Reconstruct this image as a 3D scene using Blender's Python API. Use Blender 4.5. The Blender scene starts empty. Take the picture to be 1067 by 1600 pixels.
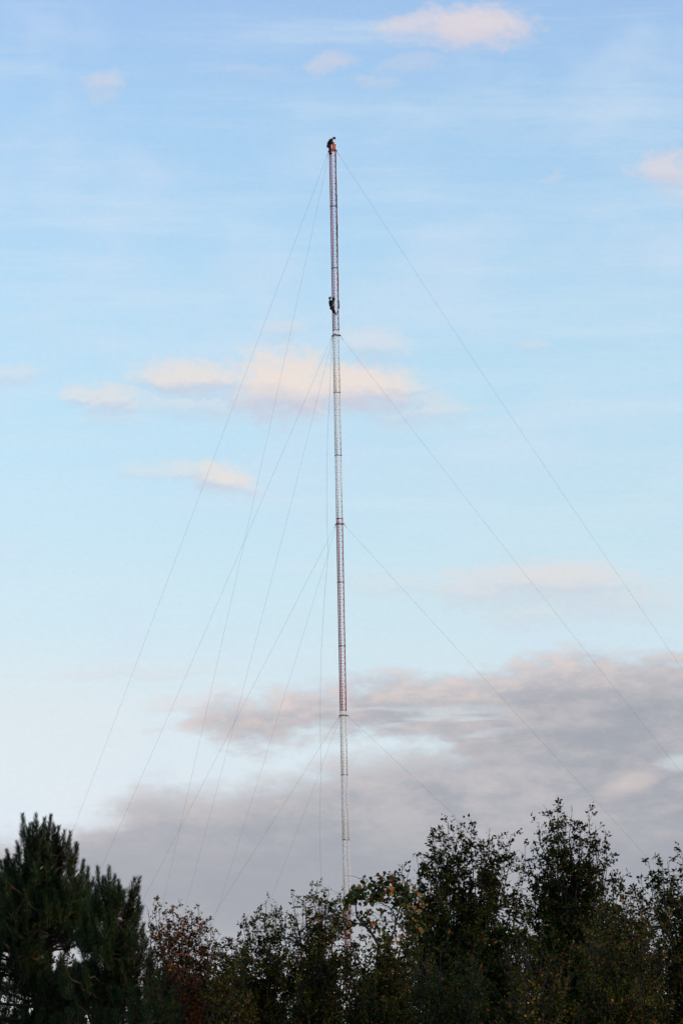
import bpy, bmesh, math, random
import numpy as np
from mathutils import Matrix, Vector

SC = bpy.context.scene
COL = SC.collection
# ------------------------------------------------------------------ camera
EYE = 1.6
F_PX, PITCH, ROLL = 5630.8, 0.15799, 0.01944      # focal length for a 1600 px tall frame
cd = bpy.data.cameras.new('camera'); cam = bpy.data.objects.new('camera', cd); COL.objects.link(cam)
cd.sensor_fit = 'VERTICAL'; cd.sensor_height = 36.0; cd.lens = F_PX / 1600 * 36
cd.clip_start = 0.5; cd.clip_end = 20000
FW = Vector((0, math.cos(PITCH), math.sin(PITCH)))
R0 = Vector((1, 0, 0)); U0 = Vector((0, -math.sin(PITCH), math.cos(PITCH)))
RT = R0 * math.cos(ROLL) - U0 * math.sin(ROLL); UP = R0 * math.sin(ROLL) + U0 * math.cos(ROLL)
m = Matrix((RT, UP, -FW)).transposed().to_4x4(); m.translation = (0, 0, EYE)
cam.matrix_world = m
SC.camera = cam

def at(px, py, Y):
    """world point seen at photo pixel (px, py), Y metres out"""
    d = FW * F_PX + RT * (px - 533.5) + UP * (800 - py)
    return Vector((0, 0, EYE)) + d * (Y / d.y)

# ------------------------------------------------------------------ sun + view
SUN_EL, SUN_AZ = math.radians(6), math.radians(102)     # azimuth clockwise from +Y (the viewing direction)
sl = bpy.data.lights.new('sun', 'SUN'); so = bpy.data.objects.new('sun', sl); COL.objects.link(so)
sl.energy = 1.9; sl.angle = math.radians(0.8); sl.color = (1.0, 0.66, 0.38)
sd = Vector((math.sin(SUN_AZ) * math.cos(SUN_EL), math.cos(SUN_AZ) * math.cos(SUN_EL), math.sin(SUN_EL)))
so.rotation_euler = sd.to_track_quat('Z', 'Y').to_euler()
SC.view_settings.view_transform = 'Standard'; SC.view_settings.look = 'None'
SC.view_settings.exposure = 0.0; SC.view_settings.gamma = 1.0
SC.cycles.max_bounces = 3; SC.cycles.diffuse_bounces = 2; SC.cycles.transparent_max_bounces = 4

def lin(c):
    return tuple((v / 255 / 12.92) if v <= 10.3 else ((v / 255 + 0.055) / 1.055) ** 2.4 for v in c)

# ------------------------------------------------------------------ sky (world)
W = bpy.data.worlds.new('World'); SC.world = W; W.use_nodes = True
NT = W.node_tree; NT.nodes.clear()
def nn(t, **k):
    n = NT.nodes.new(t)
    for a, b in k.items(): setattr(n, a, b)
    return n
def put(sock, v):
    if isinstance(v, E): v = v.s
    if hasattr(v, 'is_output'): NT.links.new(v, sock)
    else: sock.default_value = v
class E:
    def __init__(s, sock): s.s = sock
    def op(a, o, b=None, c=None, clamp=False):
        n = nn('ShaderNodeMath', operation=o, use_clamp=clamp); put(n.inputs[0], a)
        if b is not None: put(n.inputs[1], b)
        if c is not None: put(n.inputs[2], c)
        return E(n.outputs[0])
    def __add__(a, b): return E.op(a, 'ADD', b)
    def __sub__(a, b): return E.op(a, 'SUBTRACT', b)
    def __rsub__(a, b): return E.op(b, 'SUBTRACT', a)
    def __mul__(a, b): return E.op(a, 'MULTIPLY', b)
    def __truediv__(a, b): return E.op(a, 'DIVIDE', b)
    def ma(a, b, c): return E.op(a, 'MULTIPLY_ADD', b, c)
    def max(a, b): return E.op(a, 'MAXIMUM', b)
    def min(a, b): return E.op(a, 'MINIMUM', b)
def sstep(x, a, b):
    n = nn('ShaderNodeMapRange', interpolation_type='SMOOTHSTEP'); put(n.inputs[0], x)
    n.inputs[1].default_value = a; n.inputs[2].default_value = b
    return E(n.outputs[0])
def mixc(f, a, b, mode='MIX'):
    n = nn('ShaderNodeMix', data_type='RGBA', blend_type=mode); put(n.inputs[0], f)
    for i, c in ((6, a), (7, b)):
        if isinstance(c, tuple): n.inputs[i].default_value = (*c, 1)
        else: NT.links.new(c, n.inputs[i])
    return n.outputs[2]
def noise(u, v, sx, sy, detail=4, rough=.55, w=0.0):
    cb = nn('ShaderNodeCombineXYZ'); put(cb.inputs[0], u * (1 / sx)); put(cb.inputs[1], v * (1 / sy)); cb.inputs[2].default_value = w
    n = nn('ShaderNodeTexNoise', noise_dimensions='3D'); NT.links.new(cb.outputs[0], n.inputs['Vector'])
    n.inputs['Scale'].default_value = 1; n.inputs['Detail'].default_value = detail; n.inputs['Roughness'].default_value = rough
    return E(n.outputs[0])
def ramp(x, pts, lo, hi):
    r = nn('ShaderNodeValToRGB'); put(r.inputs[0], (x - lo) * (1 / (hi - lo)))
    el = r.color_ramp.elements
    while len(el) < len(pts): el.new(0.5)
    for e, (p, c) in zip(el, pts): e.position = (p - lo) / (hi - lo); e.color = (*c, 1)
    return r.outputs[0]
def curve1(x, pts, lo, hi, vlo, vhi):
    n = nn('ShaderNodeFloatCurve'); put(n.inputs[1], (x - lo) * (1 / (hi - lo)))
    c = n.mapping.curves[0]
    for i, (p, v) in enumerate(pts):
        q = ((p - lo) / (hi - lo), (v - vlo) / (vhi - vlo))
        if i < 2: c.points[i].location = q
        else: c.points.new(*q)
    n.mapping.update()
    return E(n.outputs[0]) * (vhi - vlo) + vlo

tc = nn('ShaderNodeTexCoord'); sp = nn('ShaderNodeSeparateXYZ'); NT.links.new(tc.outputs['Generated'], sp.inputs[0])
dx, dy, dz = (E(sp.outputs[i]) for i in range(3))
az = E.op(dx, 'ARCTAN2', dy); el = E.op(dz, 'ARCSINE')
# sky chart: azimuth and elevation of the direction looked in, in units of 1/5631 rad, turned to lie along the cloud bands
ax = az * 5561.0; ay = (el - PITCH) * F_PX
U = ax * math.cos(ROLL) - ay * math.sin(ROLL) + 533.5
V = 800.0 - (ax * math.sin(ROLL) + ay * math.cos(ROLL))
ELV = V.max(-3000.0).min(1900.0)

sky = nn('ShaderNodeTexSky'); sky.sky_type = 'NISHITA'; sky.sun_disc = False
sky.sun_elevation = SUN_EL; sky.sun_rotation = SUN_AZ
raw = {0: (93.4,111.4,120.3), 156: (96.5,114.4,121.7), 312: (100.4,118.1,123.7), 469: (104.8,122.3,125.2), 625: (109.7,126.4,126.2), 781: (115.2,130.8,126.3), 937: (121.5,134.8,124.9), 1094: (128.8,138.7,120.9), 1250: (135.4,139.8,111.8), 1406: (139.3,135.1,96.7), 1562: (132.2,117.4,72.1)}
want = {0: (160,195,237), 156: (166,204,239), 312: (173,211,242), 469: (183,219,243), 625: (189,223,243), 781: (195,226,242),
        937: (204,229,240), 1094: (213,230,237), 1250: (222,231,235), 1406: (222,226,230), 1562: (222,225,226)}
K = 4.0
tint = []
for y in sorted(raw):
    a, b = lin(raw[y]), lin(want[y]); tint.append((y, tuple(b[i] / a[i] / K for i in range(3))))
tint = [(-3000, tint[0][1])] + tint
tr = ramp(ELV, tint, -3000, 1900)
base = mixc(1.0, sky.outputs[0], tr, 'MULTIPLY')
sc_ = nn('ShaderNodeVectorMath', operation='SCALE'); NT.links.new(base, sc_.inputs[0]); sc_.inputs['Scale'].default_value = 0.1 * K
base = sc_.outputs[0]
# thin high veil: long faint streaks
veil = noise(U, V, 620, 70, 4, .6, 3.1)
vf = sstep(veil, .45, .75)
base = mixc(vf * .30, base, lin((219, 232, 243)))
base = mixc(sstep(noise(U + V * .5, V, 330, 26, 6, .65, 6.3), .48, .78) * .16, base, lin((224, 234, 243)))
veil2 = noise(U, V, 260, 160, 3, .6, 9.7)
base = mixc(sstep(veil2, .45, .75) * .42, base, lin((208, 224, 243)))
vl = sstep(E.op((V - 1130.0) * (1 / 160.0), 'ABSOLUTE'), 1.0, 0.0) * sstep(U, 520, 60)
base = mixc(vl * .45, base, lin((229, 233, 236)))

n1 = noise(U, V, 60, 34, 3, .6, 0.0) - .5
n2 = noise(U, V, 60, 34, 3, .6, 5.5) - .5
n3 = noise(U, V, 22, 15, 5, .65, 2.2) - .5
UW = U + n1 * 60.0
VW = V + n2 * 44.0
BL = [  # centre, radii, tilt, strength of the small clouds
 (745,46,78,21,.08,1.0),(655,41,55,11,-.12,.72),(812,50,22,10,.5,.7),(715,66,90,12,0,.35),(515,104,30,11,.02,.48),
 (157,139,30,12,0,.48),(160,156,22,10,0,.3),(1042,271,40,17,0,.78),(1060,300,30,16,.2,.3),(865,280,16,6,-.3,.25),
 (640,104,46,8,-.15,.24),(590,130,30,7,0,.25),(395,118,50,7,.1,.14),
 (440,600,72,38,.05,1.0),(470,626,48,20,.15,1.0),(300,592,76,18,.05,.8),(555,606,88,27,.05,.98),(628,604,40,12,.1,.55),
 (640,640,75,20,0,.38),(330,628,110,20,0,.34),(172,625,38,20,0,.6),(125,616,28,10,0,.5),(180,648,40,14,0,.25),
 (345,750,46,17,.25,.75),(375,762,30,9,.2,.45),(240,738,50,9,0,.25),(300,735,34,8,0,.4),(585,540,50,20,.2,.33),(440,515,34,13,0,.28),
 (835,545,22,8,0,.22),(18,590,34,11,0,.3),(870,908,105,19,.05,.62),(770,915,80,24,-.1,.5),(930,930,110,22,.1,.40),(830,950,70,26,0,.34),
 (630,915,80,13,0,.24),(960,960,80,12,.05,.28),(300,1098,60,11,-.05,.42),(345,1085,40,7,0,.25),(60,1330,110,12,-.2,.4),(210,1052,120,9,-.03,.24)]
d0 = None; d1 = None
for (cx, cy, rx, ry, t, a) in BL:
    ry = ry * 1.25
    c, s = math.cos(t), math.sin(t)
    du = UW - cx; dv = VW - cy
    p = du.ma(c / rx, dv * (s / rx)); q = dv.ma(c / ry, du * (-s / ry))
    r = E.op(p.ma(p, q * q), 'SQRT')
    d = sstep(r + n3 * 1.25, 1.7, .5) * a
    if d0 is None: d0 = d; d1 = d * q
    else: d0 = d0.max(d); d1 = d1.max(d * q)
shade = sstep(d1 / d0.max(.01), -.1, .75)
ccol = mixc(shade, lin((244, 226, 214)), lin((204, 203, 217)))
ccol = mixc(sstep(V, 520, 200) * .75, ccol, lin((221, 213, 222)))
farc = sstep(V, 780, 1000)
ccol = mixc(farc * .6, ccol, lin((214, 205, 212)))
base = mixc(d0 * .84, base, ccol)

# the grey bank of stratocumulus low down
top_a = curve1(U, [(-2000,1300),(0,1180),(260,1150),(330,1108),(400,1096),(470,1082),(540,1070),(640,1058),(700,1060),(760,1056),(830,1038),(900,1033),(1000,1033),(1067,1024),(1600,975),(3000,1000)], -2000, 3000, 900, 1400)
bot_a = curve1(U, [(-2000,1200),(0,1120),(260,1128),(330,1146),(400,1152),(500,1142),(600,1136),(680,1152),(740,1190),(800,1300),(1100,1390),(3000,1400)], -2000, 3000, 900, 1400)
top_b = curve1(U, [(-2000,1380),(-300,1320),(0,1312),(60,1308),(120,1292),(165,1272),(210,1244),(260,1232),(330,1236),(400,1218),(470,1206),(540,1194),(640,1172),(740,1158),(800,1130),(1067,1080),(3000,1050)], -2000, 3000, 900, 1400)
nb = noise(U, V, 150, 66, 6, .62, 7.7) - .5
nc = noise(U, V, 50, 22, 5, .6, 1.3) - .5
VB = V + n2 * 26.0 + nb * 70.0
A = sstep(VB - top_a + nc * 70.0, -26, 22) * sstep(bot_a - VB + nc * 90.0, -34, 20)
B = sstep(VB - top_b + nc * 60.0, -30, 42)
D = A.max(B * .98)
hole = noise(U, V, 150, 20, 2, .6, 4.4)
hl = sstep(E.op((V - 1128.0) * (1 / 46.0), 'ABSOLUTE'), 1.0, .1) * sstep(E.op((U - 650.0) * (1 / 170.0), 'ABSOLUTE'), 1.0, .5)
D = D * (1.0 - hl * sstep(hole, .46, .62) * .5)
hl2 = sstep(E.op(((U - 165.0) * (1 / 42.0)).ma((U - 165.0) * (1 / 42.0), ((V - 1283.0) * (1 / 14.0)) * ((V - 1283.0) * (1 / 14.0))), 'SQRT') + nc * 2.0, 1.5, .4)
D = D * (1.0 - hl2 * .6)
hl3 = sstep(E.op(((U - 1050.0) * (1 / 30.0)).ma((U - 1050.0) * (1 / 30.0), ((V - 1192.0) * (1 / 12.0)) * ((V - 1192.0) * (1 / 12.0))), 'SQRT') + nc * 2.0, 1.5, .4)
D = D * (1.0 - hl3 * .5)

dA = VB - top_a; dB = VB - top_b
right = sstep(U, 700, 860)
deep = (sstep(dB, -8, 70) * (1.0 - right)).max(sstep(dA, 2, 66) * (right * .3 + .7))
core = mixc(sstep(nb + nc * .5, -.22, .25), lin((159, 162, 172)), lin((190, 186, 190)))
core = mixc(sstep(V, 1230, 1370) * .75, core, lin((158, 161, 170)))
core = mixc(sstep(V, 1430, 1560) * .9, core, lin((218, 221, 223)))
edge = mixc(sstep(nc, -.15, .2), lin((190, 188, 194)), lin((220, 207, 204)))
bank = mixc(deep, edge, core)
lp = sstep(E.op(((U - 978.0) * (1 / 46.0)).ma((U - 978.0) * (1 / 46.0), ((V - 1224.0 + (U - 978.0) * .35) * (1 / 17.0)) * ((V - 1224.0 + (U - 978.0) * .35) * (1 / 17.0))), 'SQRT') + nc * 2.2, 1.6, .2)
bank = mixc(lp * .45, bank, lin((228, 210, 203)))
base = mixc(D * .93, base, bank)
# fine grain of the thin cloud
gr = noise(U, V, 9, 6, 1, .7, 8.8) - .5
g2 = nn('ShaderNodeVectorMath', operation='SCALE'); NT.links.new(base, g2.inputs[0]); put(g2.inputs['Scale'], gr * .055 + 1.0)
bg = nn('ShaderNodeBackground'); NT.links.new(g2.outputs[0], bg.inputs[0]); bg.inputs[1].default_value = 1.0
wo = nn('ShaderNodeOutputWorld'); NT.links.new(bg.outputs[0], wo.inputs[0])
W.cycles.sampling_method = 'MANUAL'; W.cycles.sample_map_resolution = 512

# ------------------------------------------------------------------ materials
def mat(name, col, rough=.75, metal=0.0, var=None, vscale=3.0, spec=.3, bump=0.0, island=None):
    """col linear rgb; var = second colour mixed by noise; island = list of (pos, rgb): one colour per loose piece (leaf)"""
    M = bpy.data.materials.new(name); M.use_nodes = True; t = M.node_tree; p = t.nodes['Principled BSDF']
    p.inputs['Roughness'].default_value = rough; p.inputs['Metallic'].default_value = metal
    p.inputs['Specular IOR Level'].default_value = spec
    p.inputs['Base Color'].default_value = (*col, 1)
    if island:
        g = t.nodes.new('ShaderNodeNewGeometry'); r = t.nodes.new('ShaderNodeValToRGB'); e = r.color_ramp.elements
        while len(e) < len(island): e.new(.5)
        for q, (a, c) in zip(e, island): q.position = a; q.color = (*c, 1)
        t.links.new(g.outputs['Random Per Island'], r.inputs[0]); out = r.outputs[0]
        # patches of a crown that turned earlier than others
        tcn = t.nodes.new('ShaderNodeTexCoord'); n = t.nodes.new('ShaderNodeTexNoise'); n.inputs['Scale'].default_value = 1.1; n.inputs['Detail'].default_value = 3
        t.links.new(tcn.outputs['Object'], n.inputs['Vector'])
        mr = t.nodes.new('ShaderNodeMapRange'); mr.inputs[1].default_value = .35; mr.inputs[2].default_value = .68; mr.inputs[3].default_value = .4; mr.inputs[4].default_value = 1.4
        t.links.new(n.outputs[0], mr.inputs[0])
        sc = t.nodes.new('ShaderNodeVectorMath'); sc.operation = 'SCALE'; t.links.new(out, sc.inputs[0]); t.links.new(mr.outputs[0], sc.inputs['Scale'])
        t.links.new(sc.outputs[0], p.inputs['Base Color'])
    elif var:
        tcn = t.nodes.new('ShaderNodeTexCoord'); n = t.nodes.new('ShaderNodeTexNoise'); n.inputs['Scale'].default_value = vscale; n.inputs['Detail'].default_value = 6
        t.links.new(tcn.outputs['Object'], n.inputs['Vector'])
        r = t.nodes.new('ShaderNodeValToRGB'); r.color_ramp.elements[0].position = .35; r.color_ramp.elements[1].position = .7
        r.color_ramp.elements[0].color = (*col, 1); r.color_ramp.elements[1].color = (*var, 1)
        t.links.new(n.outputs[0], r.inputs[0]); t.links.new(r.outputs[0], p.inputs['Base Color'])
        if bump:
            b = t.nodes.new('ShaderNodeBump'); b.inputs['Strength'].default_value = bump; b.inputs['Distance'].default_value = .02
            t.links.new(n.outputs[0], b.inputs['Height']); t.links.new(b.outputs[0], p.inputs['Normal'])
    return M
M_RED = mat('orange_red_paint', (.36, .010, .010), .6, var=(.25, .010, .014), vscale=5)
M_RED2 = mat('sun_faded_orange_paint', (.42, .035, .022), .6, var=(.24, .014, .03), vscale=5)
M_WHT = mat('weathered_white_paint', (.80, .78, .73), .6, var=(.6, .57, .52), vscale=5)
M_GALV = mat('galvanised_steel', (.30, .31, .32), .45, .6, var=(.2, .2, .21), vscale=8)
M_DARK = mat('dark_steel', (.02, .022, .024), .5, .3, var=(.05, .045, .04), vscale=8)
M_ORG = mat('bright_orange_plastic', (.72, .20, .02), .5, var=(.6, .13, .02), vscale=6)
M_COAX = mat('brown_orange_cable_jacket', (.34, .12, .05), .6, var=(.24, .08, .04), vscale=3)
M_BLK = mat('black_rubber', (.012, .012, .013), .6, var=(.02, .02, .02), vscale=6)
M_WIRE = mat('grey_wire_rope', (.16, .16, .17), .5, .5, var=(.22, .22, .22), vscale=6)
M_CONC = mat('concrete', (.32, .31, .29), .9, var=(.24, .23, .22), vscale=4, bump=.3)
M_SKIN = mat('skin', (.38, .2, .13), .6, var=(.34, .17, .11), vscale=20)
M_JKT = mat('black_green_jacket_cloth', (.008, .011, .009), .9, var=(.014, .018, .013), vscale=12)
M_MAR = mat('maroon_cloth', (.11, .010, .014), .9, var=(.07, .008, .012), vscale=12)
M_NAVY = mat('navy_cloth', (.012, .016, .035), .9, var=(.02, .022, .045), vscale=12)
M_BRN = mat('dark_brown_cloth', (.03, .012, .008), .9, var=(.05, .018, .012), vscale=12)
M_BARK = mat('grey_brown_bark', (.04, .032, .025), .9, var=(.02, .017, .014), vscale=14, bump=.5)
M_PBARK = mat('reddish_pine_bark', (.075, .045, .03), .9, var=(.04, .025, .018), vscale=14, bump=.5)
M_TWIG = mat('thin_brown_twig_bark', (.06, .04, .032), .85, var=(.035, .026, .02), vscale=20)
G1, G2, G3 = (.013, .026, .005), (.028, .044, .006), (.060, .068, .009)
M_OAK = mat('dark_oak_leaves', G1, .75, spec=.05, island=[(0, G1), (.45, G2), (.78, (.045, .055, .016)), (.92, (.08, .045, .016)), (.98, (.13, .05, .018)), (1, (.2, .06, .02))])
M_OAK2 = mat('mixed_olive_leaves', G2, .75, spec=.05, island=[(0, G1), (.35, G2), (.62, G3), (.78, (.085, .07, .02)), (.9, (.12, .06, .022)), (1, (.24, .09, .025))])
M_REDL = mat('red_brown_leaves', G2, .75, spec=.05, island=[(0, (.12, .022, .014)), (.28, (.14, .038, .018)), (.45, (.07, .032, .014)), (.6, (.04, .06, .02)), (.78, (.03, .045, .014)), (.92, (.17, .07, .022)), (1, (.24, .14, .04))])
M_VINE = mat('broad_yellow_green_leaves', G3, .55, spec=.2, island=[(0, (.025, .045, .010)), (.45, (.05, .075, .014)), (.75, (.11, .11, .02)), (.88, (.2, .10, .02)), (.95, (.32, .11, .02)), (1, (.3, .06, .02))])
M_NEED = mat('long_pine_needles', G1, .55, spec=.2, island=[(0, (.005, .020, .003)), (.5, (.009, .033, .005)), (.92, (.024, .058, .009)), (.98, (.08, .06, .02)), (1, (.10, .06, .03))])

# ------------------------------------------------------------------ mesh helpers
class MB:
    def __init__(s): s.v = []; s.f = []; s.n = 0; s.sm = True
    def add(s, v, f):
        v = np.asarray(v, float).reshape(-1, 3); s.v.append(v)
        s.f += [tuple(i + s.n for i in q) for q in f]; s.n += len(v)
    def tube(s, pts, rad, sides=6, cap=True):
        pts = [Vector(p) for p in pts]; n = len(pts)
        if not hasattr(rad, '__len__'): rad = [rad] * n
        t0 = (pts[1] - pts[0]).normalized(); ref = Vector((0, 0, 1)) if abs(t0.z) < .9 else Vector((1, 0, 0))
        a = t0.cross(ref).normalized(); vs = []
        for i, p in enumerate(pts):
            t = (pts[min(i + 1, n - 1)] - pts[max(i - 1, 0)]).normalized()
            a = (a - t * a.dot(t)).normalized(); b = t.cross(a)
            for k in range(sides):
                w = 2 * math.pi * k / sides
                vs.append(p + (a * math.cos(w) + b * math.sin(w)) * rad[i])
        fs = []
        for i in range(n - 1):
            for k in range(sides):
                k2 = (k + 1) % sides
                fs.append((i * sides + k, i * sides + k2, (i + 1) * sides + k2, (i + 1) * sides + k))
        if cap: fs.append(tuple(range(sides))[::-1]); fs.append(tuple((n - 1) * sides + k for k in range(sides)))
        s.add(vs, fs)
    def box(s, c, hx, hy, hz, rz=0.0, bev=0.0):
        c = Vector(c); ca, sa = math.cos(rz), math.sin(rz)
        if bev <= 0:
            P = [(x * hx, y * hy, z * hz) for z in (-1, 1) for x, y in ((-1, -1), (1, -1), (1, 1), (-1, 1))]
            F = [(3, 2, 1, 0), (4, 5, 6, 7), (0, 1, 5, 4), (1, 2, 6, 5), (2, 3, 7, 6), (3, 0, 4, 7)]
        else:
            P = []
            for z, k in ((-hz, bev), (-hz + bev, 0), (hz - bev, 0), (hz, bev)):
                for x, y in ((-hx + bev, -hy + k), (hx - bev, -hy + k), (hx - k, -hy + bev), (hx - k, hy - bev), (hx - bev, hy - k), (-hx + bev, hy - k), (-hx + k, hy - bev), (-hx + k, -hy + bev)):
                    P.append((x, y, z))
            F = [tuple(range(8))[::-1], tuple(range(24, 32))]
            for l in range(3):
                for k in range(8): F.append((l * 8 + k, l * 8 + (k + 1) % 8, l * 8 + 8 + (k + 1) % 8, l * 8 + 8 + k))
        s.add([(c.x + x * ca - y * sa, c.y + x * sa + y * ca, c.z + z) for x, y, z in P], F)
    def ball(s, c, r, sx=1, sy=1, sz=1, seg=10, rings=7):
        v = []; f = []
        for i in range(rings + 1):
            th = math.pi * i / rings
            for k in range(seg):
                ph = 2 * math.pi * k / seg
                v.append((c[0] + r * sx * math.sin(th) * math.cos(ph), c[1] + r * sy * math.sin(th) * math.sin(ph), c[2] + r * sz * math.cos(th)))
        for i in range(rings):
            for k in range(seg): f.append((i * seg + k, (i + 1) * seg + k, (i + 1) * seg + (k + 1) % seg, i * seg + (k + 1) % seg))
        s.add(v, f)
    def mesh(s, name, material, smooth=True):
        me = bpy.data.meshes.new(name); v = np.concatenate(s.v) if s.v else np.zeros((0, 3))
        me.from_pydata(v.tolist(), [], s.f); me.materials.append(material)
        if smooth: me.polygons.foreach_set('use_smooth', [True] * len(me.polygons))
        me.update(); return me
    def build(s, name, material, parent=None, smooth=True):
        return link(name, s.mesh(name, material, smooth), parent)
def link(name, me, parent=None):
    o = bpy.data.objects.new(name, me); COL.objects.link(o)
    if parent: o.parent = parent
    return o
def tag(o, label=None, cat=None, group=None, kind=None):
    if label: o['label'] = label
    if cat: o['category'] = cat
    if group: o['group'] = group
    if kind: o['kind'] = kind
    return o
def empty(name, loc, label, cat, group=None):
    o = bpy.data.objects.new(name, None); COL.objects.link(o); o.location = loc; o.empty_display_size = .3
    return tag(o, label, cat, group)

# ------------------------------------------------------------------ ground
def make_ground():
    bm = bmesh.new(); bmesh.ops.create_grid(bm, x_segments=80, y_segments=80, size=6000)
    for v in bm.verts:
        d = math.hypot(v.co.x, v.co.y)
        v.co.z = 0 if d < 600 else -2.0 * math.sin((d - 600) / 900) ** 2
    me = bpy.data.meshes.new('ground'); bm.to_mesh(me); bm.free()
    me.materials.append(mat('autumn_grass', (.045, .055, .02), .95, var=(.10, .085, .04), vscale=.35, bump=.4))
    tag(link('ground', me), kind='structure')
make_ground()

# ------------------------------------------------------------------ mast
TD, TX, FACE = 338.18, -.2402, .5655
PHI = -.2365
RC = FACE / math.sqrt(3)
H0 = 6.096
ANG = [PHI - 2 * math.pi / 3, PHI, PHI + 2 * math.pi / 3]        # back left, front, right leg
def dirv(a): return Vector((math.sin(a), -math.cos(a), 0))
mast = empty('guyed_mast', (TX, TD, 0), 'tall slender triangular lattice mast painted in orange and white bands', 'radio mast')
def section_bracing(bays=11, hgt=H0):
    b = MB(); L = [dirv(a) * RC for a in ANG]; dz = hgt / bays
    for k in range(bays + 1):
        z = min(max(k * dz, .02), hgt - .02)
        for i in range(3):
            p, q = L[i], L[(i + 1) % 3]
            b.tube([p + Vector((0, 0, z)), q + Vector((0, 0, z))], .0105, 4, False)
    for k in range(bays):
        for i in range(3):
            p, q = L[i], L[(i + 1) % 3]; o = (p + q).normalized() * .006
            b.tube([p + Vector((0, 0, k * dz)), q + Vector((0, 0, (k + 1) * dz))], .0075, 4, False)
            b.tube([q + o + Vector((0, 0, k * dz)), p + o + Vector((0, 0, (k + 1) * dz))], .0075, 4, False)
    return b
def leg_mb(a):
    b = MB(); p = dirv(a) * RC; b.tube([p, p + Vector((0, 0, H0))], .046, 8)
    for z in (.012, H0 - .012): b.tube([p + Vector((0, 0, z - .011)), p + Vector((0, 0, z + .011))], .062, 8)
    return b
def splice_mb():
    b = MB(); L = [dirv(a) * (RC + .01) for a in ANG]
    for i in range(3): b.tube([L[i] + Vector((0, 0, -.035)), L[i] + Vector((0, 0, .035))], .064, 8)
    for i in range(3): b.tube([L[i], L[(i + 1) % 3]], .016, 6)
    return b
cols = [M_RED2] * 3 + [M_WHT] * 3 + [M_RED] * 3 + [M_WHT] * 3 + [M_RED] * 3
cache = {}
for i, mt in enumerate(cols):
    z = H0 * (14 - i)
    if mt.name not in cache:
        cache[mt.name] = (section_bracing().mesh('mast_section', mt), [leg_mb(a).mesh('leg', mt) for a in ANG])
    br, lg = cache[mt.name]
    s = link('mast_section', br, mast); s.location = (0, 0, z)
    s['label'] = ('orange' if mt in (M_RED, M_RED2) else 'white') + ' painted lattice section with crossed bracing'
    for l in lg: link('leg', l, s)
spl = splice_mb().mesh('splice_plate', M_DARK)
spw = splice_mb().mesh('splice_plate', M_RED)
for i in range(1, 15):
    s = link('splice_plate', spw if i in (6, 9) else spl, mast); s.location = (0, 0, H0 * (15 - i))
def bracket_mb():
    b = MB(); L = [dirv(a) * (RC + .17) for a in ANG]; I = [dirv(a) * RC for a in ANG]
    for i in range(3):
        for z in (-.035, .035): b.tube([L[i] + Vector((0, 0, z)), L[(i + 1) % 3] + Vector((0, 0, z))], .026, 6)
        b.tube([I[i], L[i]], .035, 6); b.ball(L[i], .05)
    return b
HA = [90.85, 72.63, 54.34, 36.08, 17.8]
for h, mt in zip(HA, (M_RED2, M_DARK, M_RED, M_GALV, M_GALV)):
    g = link('guy_bracket', bracket_mb().mesh('guy_bracket', mt), mast); g.location = (0, 0, h)
b = MB(); b.tube([(0, 0, -.3), (0, 0, .0), (0, 0, .02)], [1.0, .9, .85], 16); o = b.build('base_pier', M_CONC, mast)
# cable taped to the right leg of the top three sections, with black lashings
LR = dirv(ANG[2]) * (RC + .05)
b = MB(); pts = []; zb = at(528.6, 482, TD).z
for k in range(60):
    t = k / 59; z = 91.0 + (zb - 91.0) * t
    pts.append(LR + Vector((.012 * math.sin(k * .55), -.03 + .015 * math.cos(k * .4), z)))
b.tube(pts, .038, 7); cable = b.build('cable', M_COAX, mast); cable['label'] = 'brown orange cable running down the right leg of the top sections'
for y0, y1 in ((306, 324), (351, 372), (468, 483)):
    z0, z1 = at(527, y0, TD).z, at(527, y1, TD).z; b = MB()
    seg = [p for p in pts if z1 - .15 < p.z < z0 + .15]
    b.tube([p + Vector((.012, -.008, 0)) for p in seg], .05, 7); b.build('cable_wrap', M_BLK, cable)

def T(px, py, dy=0.0): return at(px, py, TD + dy) - Vector((TX, TD, 0))       # point in the mast's own frame
# orange housing clamped at the top of the mast
b = MB(); c0 = T(520.7, 222.3); c1 = T(521.3, 235.0)
b.tube([c1 + Vector((0, 0, -.05)), c1, c1 + Vector((0, 0, .06)), c0 - Vector((0, 0, .06)), c0, c0 + Vector((0, 0, .03))], [.05, .10, .115, .115, .10, .04], 12)
hs = b.build('antenna_housing', M_ORG, mast)
for y in (226.3, 233.6):
    b = MB(); p = T(523.6, y); b.ball(p, .07, 1.1, 1, 1); b.tube([p, p + Vector((-.25, 0, 0))], .03, 6); b.build('clamp', M_DARK, hs)
    b = MB()
b = MB(); b.tube([T(520, 238), T(520, 221)], .02, 6); b.build('mounting_pipe', M_WHT, hs)

# ------------------------------------------------------------------ guy wires
def guy(h, azd, R, S, label, rad=.0075):
    a = math.radians(azd); n = 40; b = MB(); d = dirv(a)
    pts = [d * (.42 + (R - .42) * k / n) + Vector((0, 0, h * (1 - k / n) - 4 * S * (k / n) * (1 - k / n) - .15 * (k / n))) for k in range(n + 1)]
    b.tube(pts, rad, 5); o = b.build('guy_wire', M_WIRE); o.location = (TX, TD, 0)
    e = pts[0]; b = MB(); b.tube([e, pts[0].lerp(pts[1], .22)], .02, 6); b.build('turnbuckle', M_GALV, o)
    return tag(o, label, 'guy wire', 'guy wires of the mast')
LV = ['the mast top', 'the bracket just below the upper orange band', 'the red bracket at mid height', 'the lowest visible bracket']
GA = [(54.4, .22), (50.3, .57), (43.9, .1), (35.7, .1)]
GB = [(41.4, .87), (39.0, .86), (35.3, .44), (30.0, .54)]
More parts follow.
